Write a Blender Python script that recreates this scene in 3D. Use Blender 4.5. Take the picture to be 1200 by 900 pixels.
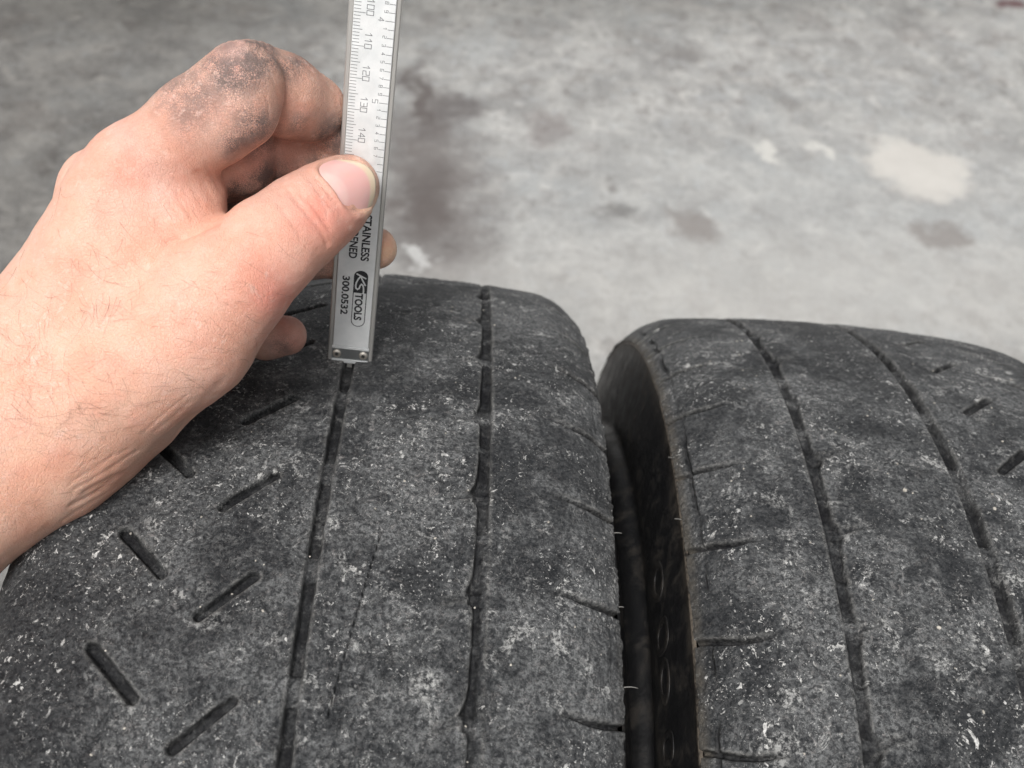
import bpy, bmesh, math, random
import numpy as np
from mathutils import Matrix, Vector
random.seed(7); rng = np.random.default_rng(7)
SC = bpy.context.scene
for o in list(bpy.data.objects): bpy.data.objects.remove(o)
COL = SC.collection

# ------------------------------------------------------------------ camera, light, exposure
TILT = math.radians(12.0)                 # everything measured on the tyre is turned back by this about the axle
R1, R2 = 0.3055, 0.3005                  # outer radii of the two tyres
ZC = R1
FPX = 1229.4                             # focal length in pixels of a 1200 px wide picture
def rotm(a, b, c):
    ca, sa, cb, sb, cc, sc = math.cos(a), math.sin(a), math.cos(b), math.sin(b), math.cos(c), math.sin(c)
    return (np.array([[cc,-sc,0],[sc,cc,0],[0,0,1]]) @ np.array([[1,0,0],[0,ca,-sa],[0,sa,ca]]) @ np.array([[cb,0,sb],[0,1,0],[-sb,0,cb]]))
G = np.array([[1,0,0],[0,math.cos(TILT),math.sin(TILT)],[0,-math.sin(TILT),math.cos(TILT)]])
GO = np.array([0,0,ZC])
def gw(p): return np.asarray(p) @ G.T + GO            # axle frame -> world
CAM = gw(np.array([0.0508348,-0.3326263,0.5036663]))
CR = G @ rotm(-0.5506787,-0.1062730,-0.0695316)       # columns: right, forward, up
cam = bpy.data.cameras.new('camera'); camo = bpy.data.objects.new('camera', cam); COL.objects.link(camo)
m4 = Matrix.Identity(4)
for i in range(3):
    m4[i][0] = CR[i,0]; m4[i][1] = CR[i,2]; m4[i][2] = -CR[i,1]; m4[i][3] = CAM[i]
camo.matrix_world = m4
cam.sensor_width = 36; cam.lens = 36*FPX/1200; cam.clip_start = 0.02; cam.clip_end = 200
cam.dof.use_dof = True; cam.dof.focus_distance = 0.332; cam.dof.aperture_fstop = 15.0
SC.camera = camo

SUN_EL, SUN_AZ = math.radians(59), math.radians(206)   # azimuth measured clockwise from +Y
w = bpy.data.worlds.new('World'); SC.world = w; w.use_nodes = True
nt = w.node_tree; bg = nt.nodes['Background']
sky = nt.nodes.new('ShaderNodeTexSky'); sky.sky_type = 'NISHITA'; sky.sun_disc = False
sky.sun_elevation = SUN_EL; sky.sun_rotation = SUN_AZ; sky.air_density = 1.0; sky.dust_density = 6.0; sky.ozone_density = 0.6
hs = nt.nodes.new('ShaderNodeHueSaturation'); hs.inputs['Saturation'].default_value = 0.14
nt.links.new(sky.outputs[0], hs.inputs['Color']); nt.links.new(hs.outputs[0], bg.inputs[0])
bg.inputs[1].default_value = 0.05
sl = bpy.data.lights.new('sun', 'SUN'); sl.energy = 1.5; sl.angle = math.radians(24); sl.color = (1.0,0.985,0.965)
so = bpy.data.objects.new('sun', sl); COL.objects.link(so)
sd = Vector((math.sin(SUN_AZ)*math.cos(SUN_EL), math.cos(SUN_AZ)*math.cos(SUN_EL), math.sin(SUN_EL)))
so.rotation_euler = sd.to_track_quat('Z','Y').to_euler(); so.location = (0,0,3)
vs = SC.view_settings; vs.view_transform = 'Standard'; vs.look = 'None'; vs.exposure = 1.3; vs.gamma = 1.0; vs.use_curve_mapping = False
SC.render.resolution_x, SC.render.resolution_y = 1024, 768

# ------------------------------------------------------------------ helpers
def ray(px, py): return CR @ np.array([(px-600)/FPX, 1.0, (450-py)/FPX])
def floor_at(px, py):
    d = ray(px, py); t = -CAM[2]/d[2]; return CAM + t*d
def tag(o, label=None, cat=None, group=None, kind=None):
    for k, v in (('label',label),('category',cat),('group',group),('kind',kind)):
        if v: o[k] = v
    return o
def link(name, me, mat=None, parent=None):
    o = bpy.data.objects.new(name, me); COL.objects.link(o)
    if mat is not None:
        me.materials.clear(); me.materials.append(mat)
    if parent is not None: o.parent = parent
    return o
def mesh_np(name, V, Q, smooth=True):
    """mesh from an (n,3) array and an (m,3|4) index array"""
    V = np.asarray(V, np.float32); Q = np.asarray(Q, np.int32); k = Q.shape[1]
    me = bpy.data.meshes.new(name); me.vertices.add(len(V)); me.vertices.foreach_set('co', V.ravel())
    me.loops.add(Q.size); me.loops.foreach_set('vertex_index', Q.ravel())
    me.polygons.add(len(Q)); me.polygons.foreach_set('loop_start', np.arange(0, Q.size, k, dtype=np.int32))
    me.polygons.foreach_set('loop_total', np.full(len(Q), k, np.int32))
    me.polygons.foreach_set('use_smooth', np.full(len(Q), smooth, bool))
    me.update(calc_edges=True); me.validate(); return me
def mesh_py(name, V, F, smooth=False):
    me = bpy.data.meshes.new(name); me.from_pydata([tuple(map(float,v)) for v in V], [], F)
    for p in me.polygons: p.use_smooth = smooth
    me.update(); return me
def fattr(me, name, a):
    at = me.attributes.new(name, 'FLOAT', 'POINT'); at.data.foreach_set('value', np.asarray(a, np.float32).ravel())
def cattr(me, name, a):
    at = me.attributes.new(name, 'FLOAT_COLOR', 'POINT')
    c = np.ones((len(a),4), np.float32); c[:,:3] = a; at.data.foreach_set('color', c.ravel())
def sst(a, b, x):
    t = np.clip((x-a)/(b-a), 0, 1); return t*t*(3-2*t)
_tab = rng.random((64,64,64)).astype(np.float32)
def vnoise(P):
    """smooth value noise in 0..1 on points (n,3)"""
    i = np.floor(P).astype(np.int64); f = P - i; f = f*f*(3-2*f); i &= 63; j = (i+1) & 63
    def c(a,b,d): return _tab[a,b,d]
    x0,y0,z0 = i.T; x1,y1,z1 = j.T; fx,fy,fz = f.T
    a = c(x0,y0,z0)*(1-fx)+c(x1,y0,z0)*fx; b = c(x0,y1,z0)*(1-fx)+c(x1,y1,z0)*fx
    d = c(x0,y0,z1)*(1-fx)+c(x1,y0,z1)*fx; e = c(x0,y1,z1)*(1-fx)+c(x1,y1,z1)*fx
    return (a*(1-fy)+b*fy)*(1-fz)+(d*(1-fy)+e*fy)*fz

class NT:
    """small node-tree builder"""
    def __init__(s, name):
        s.m = bpy.data.materials.new(name); s.m.use_nodes = True; s.t = s.m.node_tree
        s.b = s.t.nodes['Principled BSDF']
    def n(s, typ, **kw):
        nd = s.t.nodes.new(typ)
        for k, v in kw.items(): setattr(nd, k, v)
        return nd
    def put(s, sock, v):
        if hasattr(v, 'is_output'): s.t.links.new(v, sock)
        else: sock.default_value = v
    def coord(s, which='Object'): return s.n('ShaderNodeTexCoord').outputs[which]
    def mapping(s, v, scale=(1,1,1), loc=(0,0,0), rot=(0,0,0)):
        nd = s.n('ShaderNodeMapping'); s.put(nd.inputs['Vector'], v); nd.inputs['Scale'].default_value = scale
        nd.inputs['Location'].default_value = loc; nd.inputs['Rotation'].default_value = rot; return nd.outputs[0]
    def noise(s, v, scale, detail=4, rough=0.55, dist=0.0, out='Fac'):
        nd = s.n('ShaderNodeTexNoise'); s.put(nd.inputs['Vector'], v); nd.inputs['Scale'].default_value = scale
        nd.inputs['Detail'].default_value = detail; nd.inputs['Roughness'].default_value = rough; nd.inputs['Distortion'].default_value = dist
        return nd.outputs[out]
    def voro(s, v, scale, feature='F1', out='Distance', rand=1.0):
        nd = s.n('ShaderNodeTexVoronoi', feature=feature); s.put(nd.inputs['Vector'], v); nd.inputs['Scale'].default_value = scale
        nd.inputs['Randomness'].default_value = rand
        return nd.outputs[out]
    def rng(s, v, a, b, c=0.0, d=1.0, smooth=True):
        nd = s.n('ShaderNodeMapRange', interpolation_type='SMOOTHSTEP' if smooth else 'LINEAR'); s.put(nd.inputs[0], v)
        for k, x in zip((1,2,3,4), (a,b,c,d)): s.put(nd.inputs[k], x)
        return nd.outputs[0]
    def math(s, op, a, b=0.0, c=0.0):
        nd = s.n('ShaderNodeMath', operation=op); s.put(nd.inputs[0], a); s.put(nd.inputs[1], b); s.put(nd.inputs[2], c); return nd.outputs[0]
    def vmath(s, op, a, b=(0,0,0)):
        nd = s.n('ShaderNodeVectorMath', operation=op); s.put(nd.inputs[0], a); s.put(nd.inputs[1], b)
        return nd.outputs['Value'] if op in ('LENGTH','DOT_PRODUCT','DISTANCE') else nd.outputs[0]
    def mix(s, f, a, b, blend='MIX'):
        nd = s.n('ShaderNodeMix', data_type='RGBA', blend_type=blend); s.put(nd.inputs[0], f)
        for k, x in ((6,a),(7,b)):
            if isinstance(x, tuple) and len(x) == 3: x = x+(1.0,)
            s.put(nd.inputs[k], x)
        return nd.outputs[2]
    def attr(s, name, out='Fac'):
        nd = s.n('ShaderNodeAttribute', attribute_name=name); return nd.outputs[out]
    def bump(s, h, strength, dist, normal=None):
        nd = s.n('ShaderNodeBump'); s.put(nd.inputs['Height'], h); nd.inputs['Strength'].default_value = strength
        nd.inputs['Distance'].default_value = dist
        if normal is not None: s.put(nd.inputs['Normal'], normal)
        return nd.outputs[0]
    def set(s, **kw):
        for k, v in kw.items():
            if isinstance(v, tuple) and len(v) == 3 and k == 'Base Color': v = v+(1.0,)
            s.put(s.b.inputs[k], v)
        return s

# ------------------------------------------------------------------ materials
def mat_rubber(name, seed):
    s = NT(name); P = s.mapping(s.coord(), loc=(seed,seed*0.7,0))
    wear, groove, rim = s.attr('wear'), s.attr('groove'), s.attr('rim')
    big = s.noise(P, 24, 4, 0.62, 0.5); mid = s.noise(P, 130, 6, 0.72, 0.5); fine = s.noise(P, 700, 6, 0.80, 0.3); grain = s.noise(P, 1900, 4, 0.75)
    blot = s.noise(P, 62, 5, 0.66, 0.8)
    field = s.rng(s.math('ADD', s.math('MULTIPLY', big, 0.50), s.math('ADD', s.math('MULTIPLY', blot, 0.35), s.math('MULTIPLY', mid, 0.25))), 0.465, 0.65)
    field = s.math('MULTIPLY', field, s.attr('dust_shade'))
    speck = s.rng(s.math('ADD', s.math('MULTIPLY', fine, 0.75), s.math('MULTIPLY', grain, 0.25)), 0.40, 0.62)
    dust = s.math('ADD', s.math('MULTIPLY', field, s.rng(speck, 0.0, 1.0, 0.14, 0.78)), s.math('MULTIPLY', speck, 0.23))
    col = s.mix(dust, (0.0115,0.013,0.0155), (0.222,0.226,0.226))
    # short scuffs and torn fibres in two directions
    wv = s.vmath('MULTIPLY', s.vmath('SUBTRACT', s.noise(P, 150, 3, 0.6, out='Color'), (0.5,0.5,0.5)), (0.012,0.012,0.012))
    PW = s.vmath('ADD', P, wv)
    sc1 = s.rng(s.noise(s.mapping(PW, scale=(0.30,1,1), rot=(0,0,0.25)), 760, 4, 0.7), 0.56, 0.70)
    sc2 = s.rng(s.noise(s.mapping(PW, scale=(1,0.28,0.28), loc=(4,1,2)), 820, 4, 0.7), 0.56, 0.70)
    sel = s.rng(s.noise(P, 85, 3, 0.6), 0.42, 0.58)
    scuff = s.math('ADD', s.math('MULTIPLY', sc1, sel), s.math('MULTIPLY', sc2, s.math('SUBTRACT', 1.0, sel)))
    col = s.mix(s.math('MULTIPLY', scuff, s.rng(field, 0, 1, 0.28, 0.75)), col, (0.38,0.358,0.345))
    # smears of fresh dark rubber
    smear = s.noise(s.mapping(P, scale=(1,0.5,0.5)), 70, 6, 0.76, 1.2)
    col = s.mix(s.rng(smear, 0.54, 0.66, 0, 0.5), col, (0.0125,0.014,0.0165))
    lin = s.math('ABSOLUTE', s.math('SUBTRACT', s.noise(P, 210, 3, 0.6, 2.2), 0.5))
    lin = s.math('MULTIPLY', s.rng(lin, 0.004, 0.016, 1, 0), s.rng(s.noise(P, 160, 3, 0.6), 0.54, 0.62))
    col = s.mix(s.math('MULTIPLY', lin, 0.5), col, (0.40,0.395,0.38))
    # chalky scuffs: broken pale patches
    chalk = s.math('MULTIPLY', s.rng(s.noise(s.mapping(P, loc=(2,9,4)), 95, 6, 0.78, 0.6), 0.545, 0.63), s.rng(fine, 0.43, 0.57))
    chalk = s.math('MULTIPLY', chalk, s.math('MULTIPLY', s.rng(big, 0.40, 0.56, 0.2, 0.95), s.attr('dust_shade')))
    col = s.mix(chalk, col, (0.50,0.497,0.48))
    # pale chips and flecks in several sizes, gathered in drifts
    drift = s.noise(P, 38, 4, 0.65)
    f1 = s.math('MULTIPLY', s.rng(s.noise(P, 980, 3, 0.65), 0.630, 0.658), s.rng(drift, 0.42, 0.60, 0.10, 1.0))
    f2 = s.math('MULTIPLY', s.rng(s.noise(s.mapping(P, loc=(5,2,1)), 430, 4, 0.66, 0.6), 0.630, 0.648), s.rng(drift, 0.44, 0.58))
    f3 = s.math('MULTIPLY', s.rng(s.noise(s.mapping(P, loc=(1,7,3), scale=(1,0.7,0.7)), 175, 6, 0.76, 0.4), 0.622, 0.640), s.rng(drift, 0.45, 0.57))
    chips = s.math('MAXIMUM', s.math('MULTIPLY', f1, 0.7), s.math('MAXIMUM', s.math('MULTIPLY', f2, 0.85), f3))
    chips = s.math('MULTIPLY', chips, s.math('SUBTRACT', 1.0, s.math('MULTIPLY', groove, 0.94)))
    col = s.mix(chips, col, s.mix(s.rng(fine, 0.4, 0.6), (0.52,0.515,0.495), (0.80,0.79,0.765)))
    col = s.mix(s.math('MULTIPLY', wear, s.rng(fine, 0.35, 0.62, 0.10, 0.8)), col, (0.27,0.262,0.245))
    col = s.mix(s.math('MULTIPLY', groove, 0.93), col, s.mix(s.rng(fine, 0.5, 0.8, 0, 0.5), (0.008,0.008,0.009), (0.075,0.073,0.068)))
    col = s.mix(s.math('MULTIPLY', rim, s.rng(fine, 0.3, 0.6, 0.35, 1)), col, (0.095,0.085,0.071))
    s.set(**{'Base Color': col, 'Roughness': s.rng(dust, 0.0, 0.6, 0.44, 0.85), 'Specular IOR Level': s.rng(groove, 0, 1, 0.34, 0.12)})
    h = s.math('ADD', s.math('MULTIPLY', fine, 0.9), s.math('ADD', s.math('MULTIPLY', mid, 1.3), s.math('MULTIPLY', s.math('MAXIMUM', chips, s.math('MAXIMUM', lin, s.math('MULTIPLY', scuff, 0.8))), 0.25)))
    h = s.math('ADD', h, s.math('MULTIPLY', s.noise(s.mapping(P, scale=(1,0.5,0.5)), 300, 5, 0.75, 1.6), 1.0))
    h = s.math('MULTIPLY', h, s.rng(groove, 0, 1, 1.0, 0.35))
    s.set(Normal=s.bump(h, 0.9, 0.0019)); return s.m
def mat_sidewall(name, seed):
    s = NT(name); P = s.mapping(s.coord(), loc=(seed,0,0)); d = s.attr('dust_shade')
    n = s.noise(P, 90, 6, 0.7, 0.5); f = s.noise(P, 700, 4, 0.6)
    col = s.mix(s.rng(n, 0.48, 0.70, 0, 0.8), (0.007,0.007,0.0075), (0.030,0.026,0.022))
    col = s.mix(s.math('MULTIPLY', d, s.rng(s.math('ADD', s.math('MULTIPLY', n, 0.5), s.math('MULTIPLY', f, 0.5)), 0.40, 0.60, 0.1, 1.0)), col, (0.135,0.112,0.088))
    s.set(**{'Base Color': col, 'Roughness': s.rng(n, 0.3, 0.7, 0.36, 0.6), 'Specular IOR Level': 0.3, 'Normal': s.bump(s.math('ADD', f, s.math('MULTIPLY', n, 1.0)), 0.35, 0.0004)}); return s.m
def mat_simple(name, col, rough=0.5, metal=0.0, bump=None, spec=0.5, vary=0.0):
    s = NT(name); P = s.coord()
    c = col
    if vary: c = s.mix(s.rng(s.noise(P, 380, 5, 0.65), 0.3, 0.7), tuple(x*(1-vary) for x in col), tuple(min(1,x*(1+vary)) for x in col))
    s.set(**{'Base Color': c, 'Roughness': rough, 'Metallic': metal, 'Specular IOR Level': spec})
    if bump: s.set(Normal=s.bump(s.noise(s.mapping(P, scale=bump[2] if len(bump) > 2 else (1,1,1)), bump[0], 4, 0.6), bump[1], 0.0003))
    return s.m
def mat_floor():
    s = NT('floor_concrete'); P = s.coord('Object')
    wob = s.noise(P, 13, 5, 0.7, out='Color')
    Q = s.vmath('ADD', P, s.vmath('MULTIPLY', s.vmath('SUBTRACT', wob, (0.5,0.5,0.5)), (0.17,0.17,0)))
    big = s.noise(P, 1.6, 4, 0.6, 0.4); mid = s.noise(P, 9, 5, 0.65, 0.3); fine = s.noise(P, 60, 6, 0.72)
    col = s.mix(s.rng(mid, 0.32, 0.68), (0.185,0.183,0.178), (0.32,0.318,0.305))
    col = s.mix(s.rng(s.noise(P, 5, 4, 0.6), 0.50, 0.66, 0, 0.6), col, (0.25,0.262,0.264))
    col = s.mix(s.rng(s.noise(Q, 7, 4, 0.65), 0.56, 0.68, 0, 0.55), col, (0.165,0.145,0.135))
    col = s.mix(s.rng(s.noise(Q, 13, 3, 0.6), 0.64, 0.70, 0, 0.8), col, (0.44,0.43,0.40))
    col = s.mix(s.rng(fine, 0.35, 0.7, 0.35, 0.0), col, (0.13,0.125,0.12))
    m2 = s.noise(P, 24, 4, 0.6, 0.5)
    col = s.mix(s.rng(m2, 0.48, 0.70, 0, 0.42), col, (0.43,0.42,0.395))
    col = s.mix(s.rng(s.noise(P, 19, 3, 0.6, 0.4), 0.54, 0.68, 0, 0.7), col, (0.135,0.125,0.118))
    col = s.mix(s.rng(s.noise(P, 30, 3, 0.6), 0.56, 0.68, 0, 0.4), col, (0.285,0.298,0.304))
    gr1 = s.noise(P, 230, 4, 0.75); gr2 = s.noise(P, 75, 4, 0.7)
    col = s.mix(s.rng(gr1, 0.50, 0.64, 0, 0.6), col, (0.44,0.435,0.42)); col = s.mix(s.rng(gr2, 0.53, 0.66, 0, 0.6), col, (0.105,0.10,0.096))
    def blob(col, px, py, rx, ry, c, a=0.9, soft=0.5, mode='MIX'):
        o = floor_at(px, py); ex = np.linalg.norm(floor_at(px+rx, py)-o); ey = np.linalg.norm(floor_at(px, py-ry)-o)
        dx = floor_at(px+rx, py)-o; ang = math.atan2(dx[1], dx[0])
        v = s.vmath('SUBTRACT', Q, (float(o[0]), float(o[1]), 0.0))
        v = s.mapping(s.mapping(v, rot=(0,0,-ang)), scale=(1/ex,1/ey,0))
        return s.mix(s.rng(s.vmath('LENGTH', v), 1-soft, 1+soft*0.4, a, 0), col, c, mode)
    # darker area to the upper left and far edge, paler close to the tyres
    col = blob(col, 60, 120, 420, 330, (0.46,0.445,0.43), 0.9, 0.8, 'MULTIPLY')
    col = blob(col, 480, -20, 900, 60, (0.62,0.615,0.60), 0.9, 0.8, 'MULTIPLY')
    col = blob(col, 1010, 250, 500, 110, (0.33,0.337,0.333), 0.35, 0.8)
    col = blob(col, 1000, 345, 600, 70, (0.345,0.336,0.318), 0.5, 0.8)
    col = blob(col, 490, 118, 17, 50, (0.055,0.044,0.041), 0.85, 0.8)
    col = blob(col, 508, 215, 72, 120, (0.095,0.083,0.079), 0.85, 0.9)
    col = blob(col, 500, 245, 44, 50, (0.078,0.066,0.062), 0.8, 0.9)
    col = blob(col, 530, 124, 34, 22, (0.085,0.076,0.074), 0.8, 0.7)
    col = blob(col, 640, 145, 32, 20, (0.14,0.12,0.115), 0.5, 0.7)
    col = blob(col, 720, 246, 28, 14, (0.11,0.106,0.102), 0.75, 0.6)
    col = blob(col, 706, 215, 16, 9, (0.12,0.11,0.104), 0.6, 0.6)
    col = blob(col, 815, 264, 38, 22, (0.155,0.138,0.128), 0.7, 0.6)
    col = blob(col, 1100, 277, 34, 16, (0.15,0.134,0.125), 0.7, 0.6)
    col = blob(col, 800, 62, 30, 12, (0.10,0.09,0.085), 0.6, 0.7)
    col = blob(col, 1078, 196, 62, 33, (0.44,0.42,0.39), 0.8, 0.4)
    col = blob(col, 905, 182, 16, 14, (0.46,0.45,0.42), 0.7, 0.5)
    col = blob(col, 957, 180, 10, 9, (0.46,0.45,0.42), 0.7, 0.5)
    col = blob(col, 492, 302, 14, 12, (0.42,0.42,0.41), 0.7, 0.5)
    col = blob(col, 1186, 4, 22, 8, (0.07,0.028,0.03), 0.85, 0.5)
    s.set(**{'Base Color': col, 'Roughness': s.rng(mid, 0.3, 0.7, 0.5, 0.8), 'Specular IOR Level': 0.4,
             'Normal': s.bump(s.math('ADD', fine, s.math('MULTIPLY', mid, 1.5)), 0.35, 0.004)})
    return s.m
def mat_skin():
    s = NT('skin'); P = s.coord()
    tint = s.attr('tint', 'Color'); grime_shade = s.attr('grime_shade')
    blot = s.noise(P, 55, 4, 0.6); f = s.noise(P, 420, 5, 0.65)
    col = s.mix(s.rng(blot, 0.38, 0.66, 0, 0.5), tint, s.mix(1.0, tint, (0.98,0.74,0.66), 'MULTIPLY'))
    col = s.mix(s.rng(f, 0.40, 0.75, 0, 0.22), col, s.mix(1.0, col, (0.92,0.76,0.68), 'MULTIPLY'))
    lines = s.voro(s.mapping(P, scale=(1,1,1)), 850, 'DISTANCE_TO_EDGE'); lines2 = s.voro(P, 1700, 'DISTANCE_TO_EDGE')
    # dirt and the painted finger shade break up along the skin's furrows
    g = s.math('MULTIPLY', grime_shade, s.rng(s.math('ADD', s.math('MULTIPLY', s.noise(P, 170, 5, 0.7), 1.0), s.math('MULTIPLY', s.rng(lines2, 0.0, 0.18, 0.24, 0.0), 1.0)), 0.38, 0.66, 0.25, 1.0))
    col = s.mix(s.math('MINIMUM', g, 0.86), col, (0.088,0.078,0.076))
    pale = s.math('MULTIPLY', s.rng(s.noise(P, 300, 4, 0.7), 0.56, 0.66), s.rng(s.noise(P, 40, 3, 0.5), 0.45, 0.62))
    col = s.mix(s.math('MULTIPLY', pale, 0.35), col, (0.80,0.58,0.50))
    h = s.math('ADD', s.math('MULTIPLY', s.rng(lines, 0, 0.10), 0.5), s.math('ADD', s.math('MULTIPLY', s.rng(lines2, 0, 0.12), 0.35), s.math('MULTIPLY', f, 0.8)))
    s.set(**{'Base Color': col, 'Roughness': s.rng(f, 0.3, 0.7, 0.46, 0.64), 'Specular IOR Level': 0.34, 'Subsurface Weight': 0.22,
             'Subsurface Scale': 0.003, 'Normal': s.bump(h, 0.75, 0.0003)})
    s.b.inputs['Subsurface Radius'].default_value = (1.0,0.38,0.22)
    return s.m
def mat_nail():
    s = NT('nail'); tint = s.attr('tint','Color')
    s.set(**{'Base Color': tint, 'Roughness': 0.33, 'Specular IOR Level': 0.45, 'Subsurface Weight': 0.25, 'Subsurface Scale': 0.002,
             'Normal': s.bump(s.noise(s.mapping(s.coord(), scale=(1,1,1)), 500, 3, 0.5), 0.08, 0.0002)}); return s.m
def mat_plate():
    s = NT('satin_chrome'); P = s.coord(); f = s.noise(P, 2600, 3, 0.6)
    col = s.mix(s.rng(s.noise(P, 130, 4, 0.6), 0.3, 0.7), (0.66,0.68,0.68), (0.76,0.77,0.765))
    s.set(**{'Base Color': col, 'Metallic': 0.35, 'Roughness': s.rng(s.noise(P, 160, 5, 0.7, 0.8), 0.35, 0.65, 0.40, 0.66), 'Normal': s.bump(s.math('ADD', f, s.math('MULTIPLY', s.noise(s.mapping(P, scale=(1,0.05,1)), 1800, 3, 0.6), 0.8)), 0.2, 0.0002)}); return s.m

M = dict(tread1=mat_rubber('worn_rubber', 0.0), tread2=mat_rubber('worn_rubber_b', 3.7), side=mat_sidewall('sidewall_rubber', 0.3),
         floor=mat_floor(), skin=mat_skin(), nail=mat_nail(), plate=mat_plate(),
         steel=mat_simple('brushed_steel', (0.50,0.49,0.465), 0.45, 0.7, (900,0.15,(1,0.06,1))),
         cap=mat_simple('cap_steel', (0.30,0.31,0.31), 0.42, 0.9, (1500,0.2)),
         bright=mat_simple('bright_steel', (0.80,0.81,0.80), 0.25, 0.9),
         screw=mat_simple('screw_steel', (0.66,0.61,0.54), 0.3, 0.8),
         slot=mat_simple('screw_recess', (0.05,0.045,0.04), 0.6, 0.3),
         etch=mat_simple('etched_mark', (0.12,0.125,0.13), 0.6), ink=mat_simple('black_print', (0.012,0.013,0.016), 0.5),
         hair=mat_simple('hair', (0.12,0.07,0.045), 0.5), grit=mat_simple('grit_stone', (0.30,0.28,0.245), 0.8, 0, None, 0.4, 0.35),
         whisker=mat_simple('rubber_whisker', (0.13,0.125,0.115), 0.8))

# ------------------------------------------------------------------ the setting
fs = 14.0
flo = link('floor', mesh_py('floor', [(-fs,-fs,0),(fs,-fs,0),(fs,fs,0),(-fs,fs,0)], [(0,1,2,3)]), M['floor'])
tag(flo, 'stained grey concrete floor with pale and brown patches', kind='structure')

# ------------------------------------------------------------------ tyres
def seg_d(X, A, ax, aa, bx, ba):
    """distance of grid points (X across, A along, mm) to a segment"""
    dx, da = bx-ax, ba-aa; t = np.clip(((X-ax)*dx+(A-aa)*da)/(dx*dx+da*da), 0, 1)
    return np.hypot(X-ax-t*dx, A-aa-t*da), t
PER = 6.97
def make_tyre(name, R, xc, yc, zc, mirror, x_groove, x_scallop, ph_slit, ph_notch, ph_sipe, mat, extra):
    """x positions in mm from the tyre's centre line, positive towards the scalloped shoulder"""
    root = bpy.data.objects.new(name, None); COL.objects.link(root); root.empty_display_size = 0.05
    root.location = (xc, yc, zc); root.rotation_euler = (-TILT,0,0)
    sg = -1.0 if mirror else 1.0
    # across-profile: crown then rounded shoulder; (offset, drop, normal angle)
    xs, dr, an = [], [], []
    for x in np.arange(0, 72.0, 0.5): xs.append(x); dr.append(x*x/1400); an.append(x/700)
    a0 = 72/700; r = 30.0
    for a in np.arange(a0, 1.0, 0.5/r): xs.append(72+r*(math.sin(a)-math.sin(a0))); dr.append(72*72/1400+r*(math.cos(a0)-math.cos(a))); an.append(a)
    xs, dr, an = map(np.array, (xs, dr, an))
    X = np.concatenate([-xs[:0:-1], xs]); D = np.concatenate([dr[:0:-1], dr]); N = np.concatenate([-an[:0:-1], an])
    fine = np.arange(-25, 37, math.degrees(0.5/R/1000)); coarse = np.arange(37+0.8, 335, 1.2)
    TH = np.concatenate([fine, coarse]); nf = len(fine); nx, nth = len(X), len(TH)
    A = TH*math.pi/180*R*1000                                     # mm along the tread
    XX, AA = np.meshgrid(X, A); TT = np.repeat(TH[:,None], nx, 1)
    Am = math.pi/180*R*1000                                       # mm per degree
    P3 = np.stack([XX.ravel()*0.1+(50 if mirror else 0), AA.ravel()*0.1, np.zeros(XX.size)], 1)
    n1 = vnoise(P3*3.1).reshape(XX.shape); n2 = vnoise(P3*9.0+7).reshape(XX.shape); n3 = vnoise(P3*1.1+3).reshape(XX.shape)
    n4 = vnoise(P3*np.array([16,10,1])+11).reshape(XX.shape)
    wig = (n1-0.5)*0.28
    dep = np.zeros_like(XX); gro = np.zeros_like(XX); wear = np.zeros_like(XX)
    def cut(sd, depth, soft=0.42, lip=0.6, lipk=0.8, gk=0.85):
        """sd = signed distance to a recess' outline (negative inside)"""
        nonlocal dep, gro, wear
        k = sst(soft, -soft, sd)
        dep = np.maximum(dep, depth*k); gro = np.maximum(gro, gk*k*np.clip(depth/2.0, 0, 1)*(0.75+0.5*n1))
        dep = np.maximum(dep, 0.38*np.clip(depth/2.5,0,1)*np.exp(-np.clip(sd,0,20)/0.7))
        wear = np.maximum(wear, lipk*np.exp(-((sd-0.55)/lip)**2)*(sd > -0.4)*np.clip(0.15+n1*0.9, 0, 1)*(0.6+0.4*n2))
    # plain groove near the middle, its floor stepped by wear bars
    fl = -1.0 if mirror else 1.0                                   # the other tyre stands turned round, so its pattern runs backwards
    ph = (fl*TT-ph_notch) % PER
    bar = sst(0.9,0.75,abs(ph-5.4))
    w1 = (2.2 if mirror else 1.75)+wig+0.4*(n3-0.5)
    gd = (4.2 if mirror else 3.6)-1.7*bar-0.25*n4
    cut(abs(XX-x_groove)-w1, gd); gro = gro*(1-0.45*bar)
    # groove with scalloped inner wall: block edges step in and run out in a hook
    ua = np.clip((ph-4.3)/2.0, 0, 1); arc = 1-np.sqrt(1-ua*ua*0.998)          # large-radius run-out at the block's end
    ub = np.clip((0.55-ph)/0.55, 0, 1); arc2 = 1-np.sqrt(1-ub*ub*0.998)      # small corner where the next block starts
    inner = -1.7 - 0.6*(ph/PER) - 4.2*arc*(ph < 6.35) - 1.2*arc2 - 1.2*(ph >= 6.35)
    sdg = np.maximum(XX-x_scallop-1.7-wig-0.5*(n3-0.5), (x_scallop+inner-wig)-XX)
    bar2 = np.maximum(sst(0.35,0.22,abs(ph-2.5)), sst(0.42,0.3,abs(ph-6.55)))
    shal = sst(-2.2,-5.0,XX-x_scallop)
    lay = sst(13,19,TT+4*(n3-0.5)) if not mirror else 0.35*sst(10,18,TT)
    ramp = 1-lay*(1-sst(x_scallop+1.6,x_scallop-1.4,XX))*0.9                    # the outer wall has been scuffed into a slope there
    cut(sdg, (2.9-1.0*bar2-1.0*sst(0.30,0.75,n3)-0.3*n4)*(1-0.8*shal)*ramp)
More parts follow.
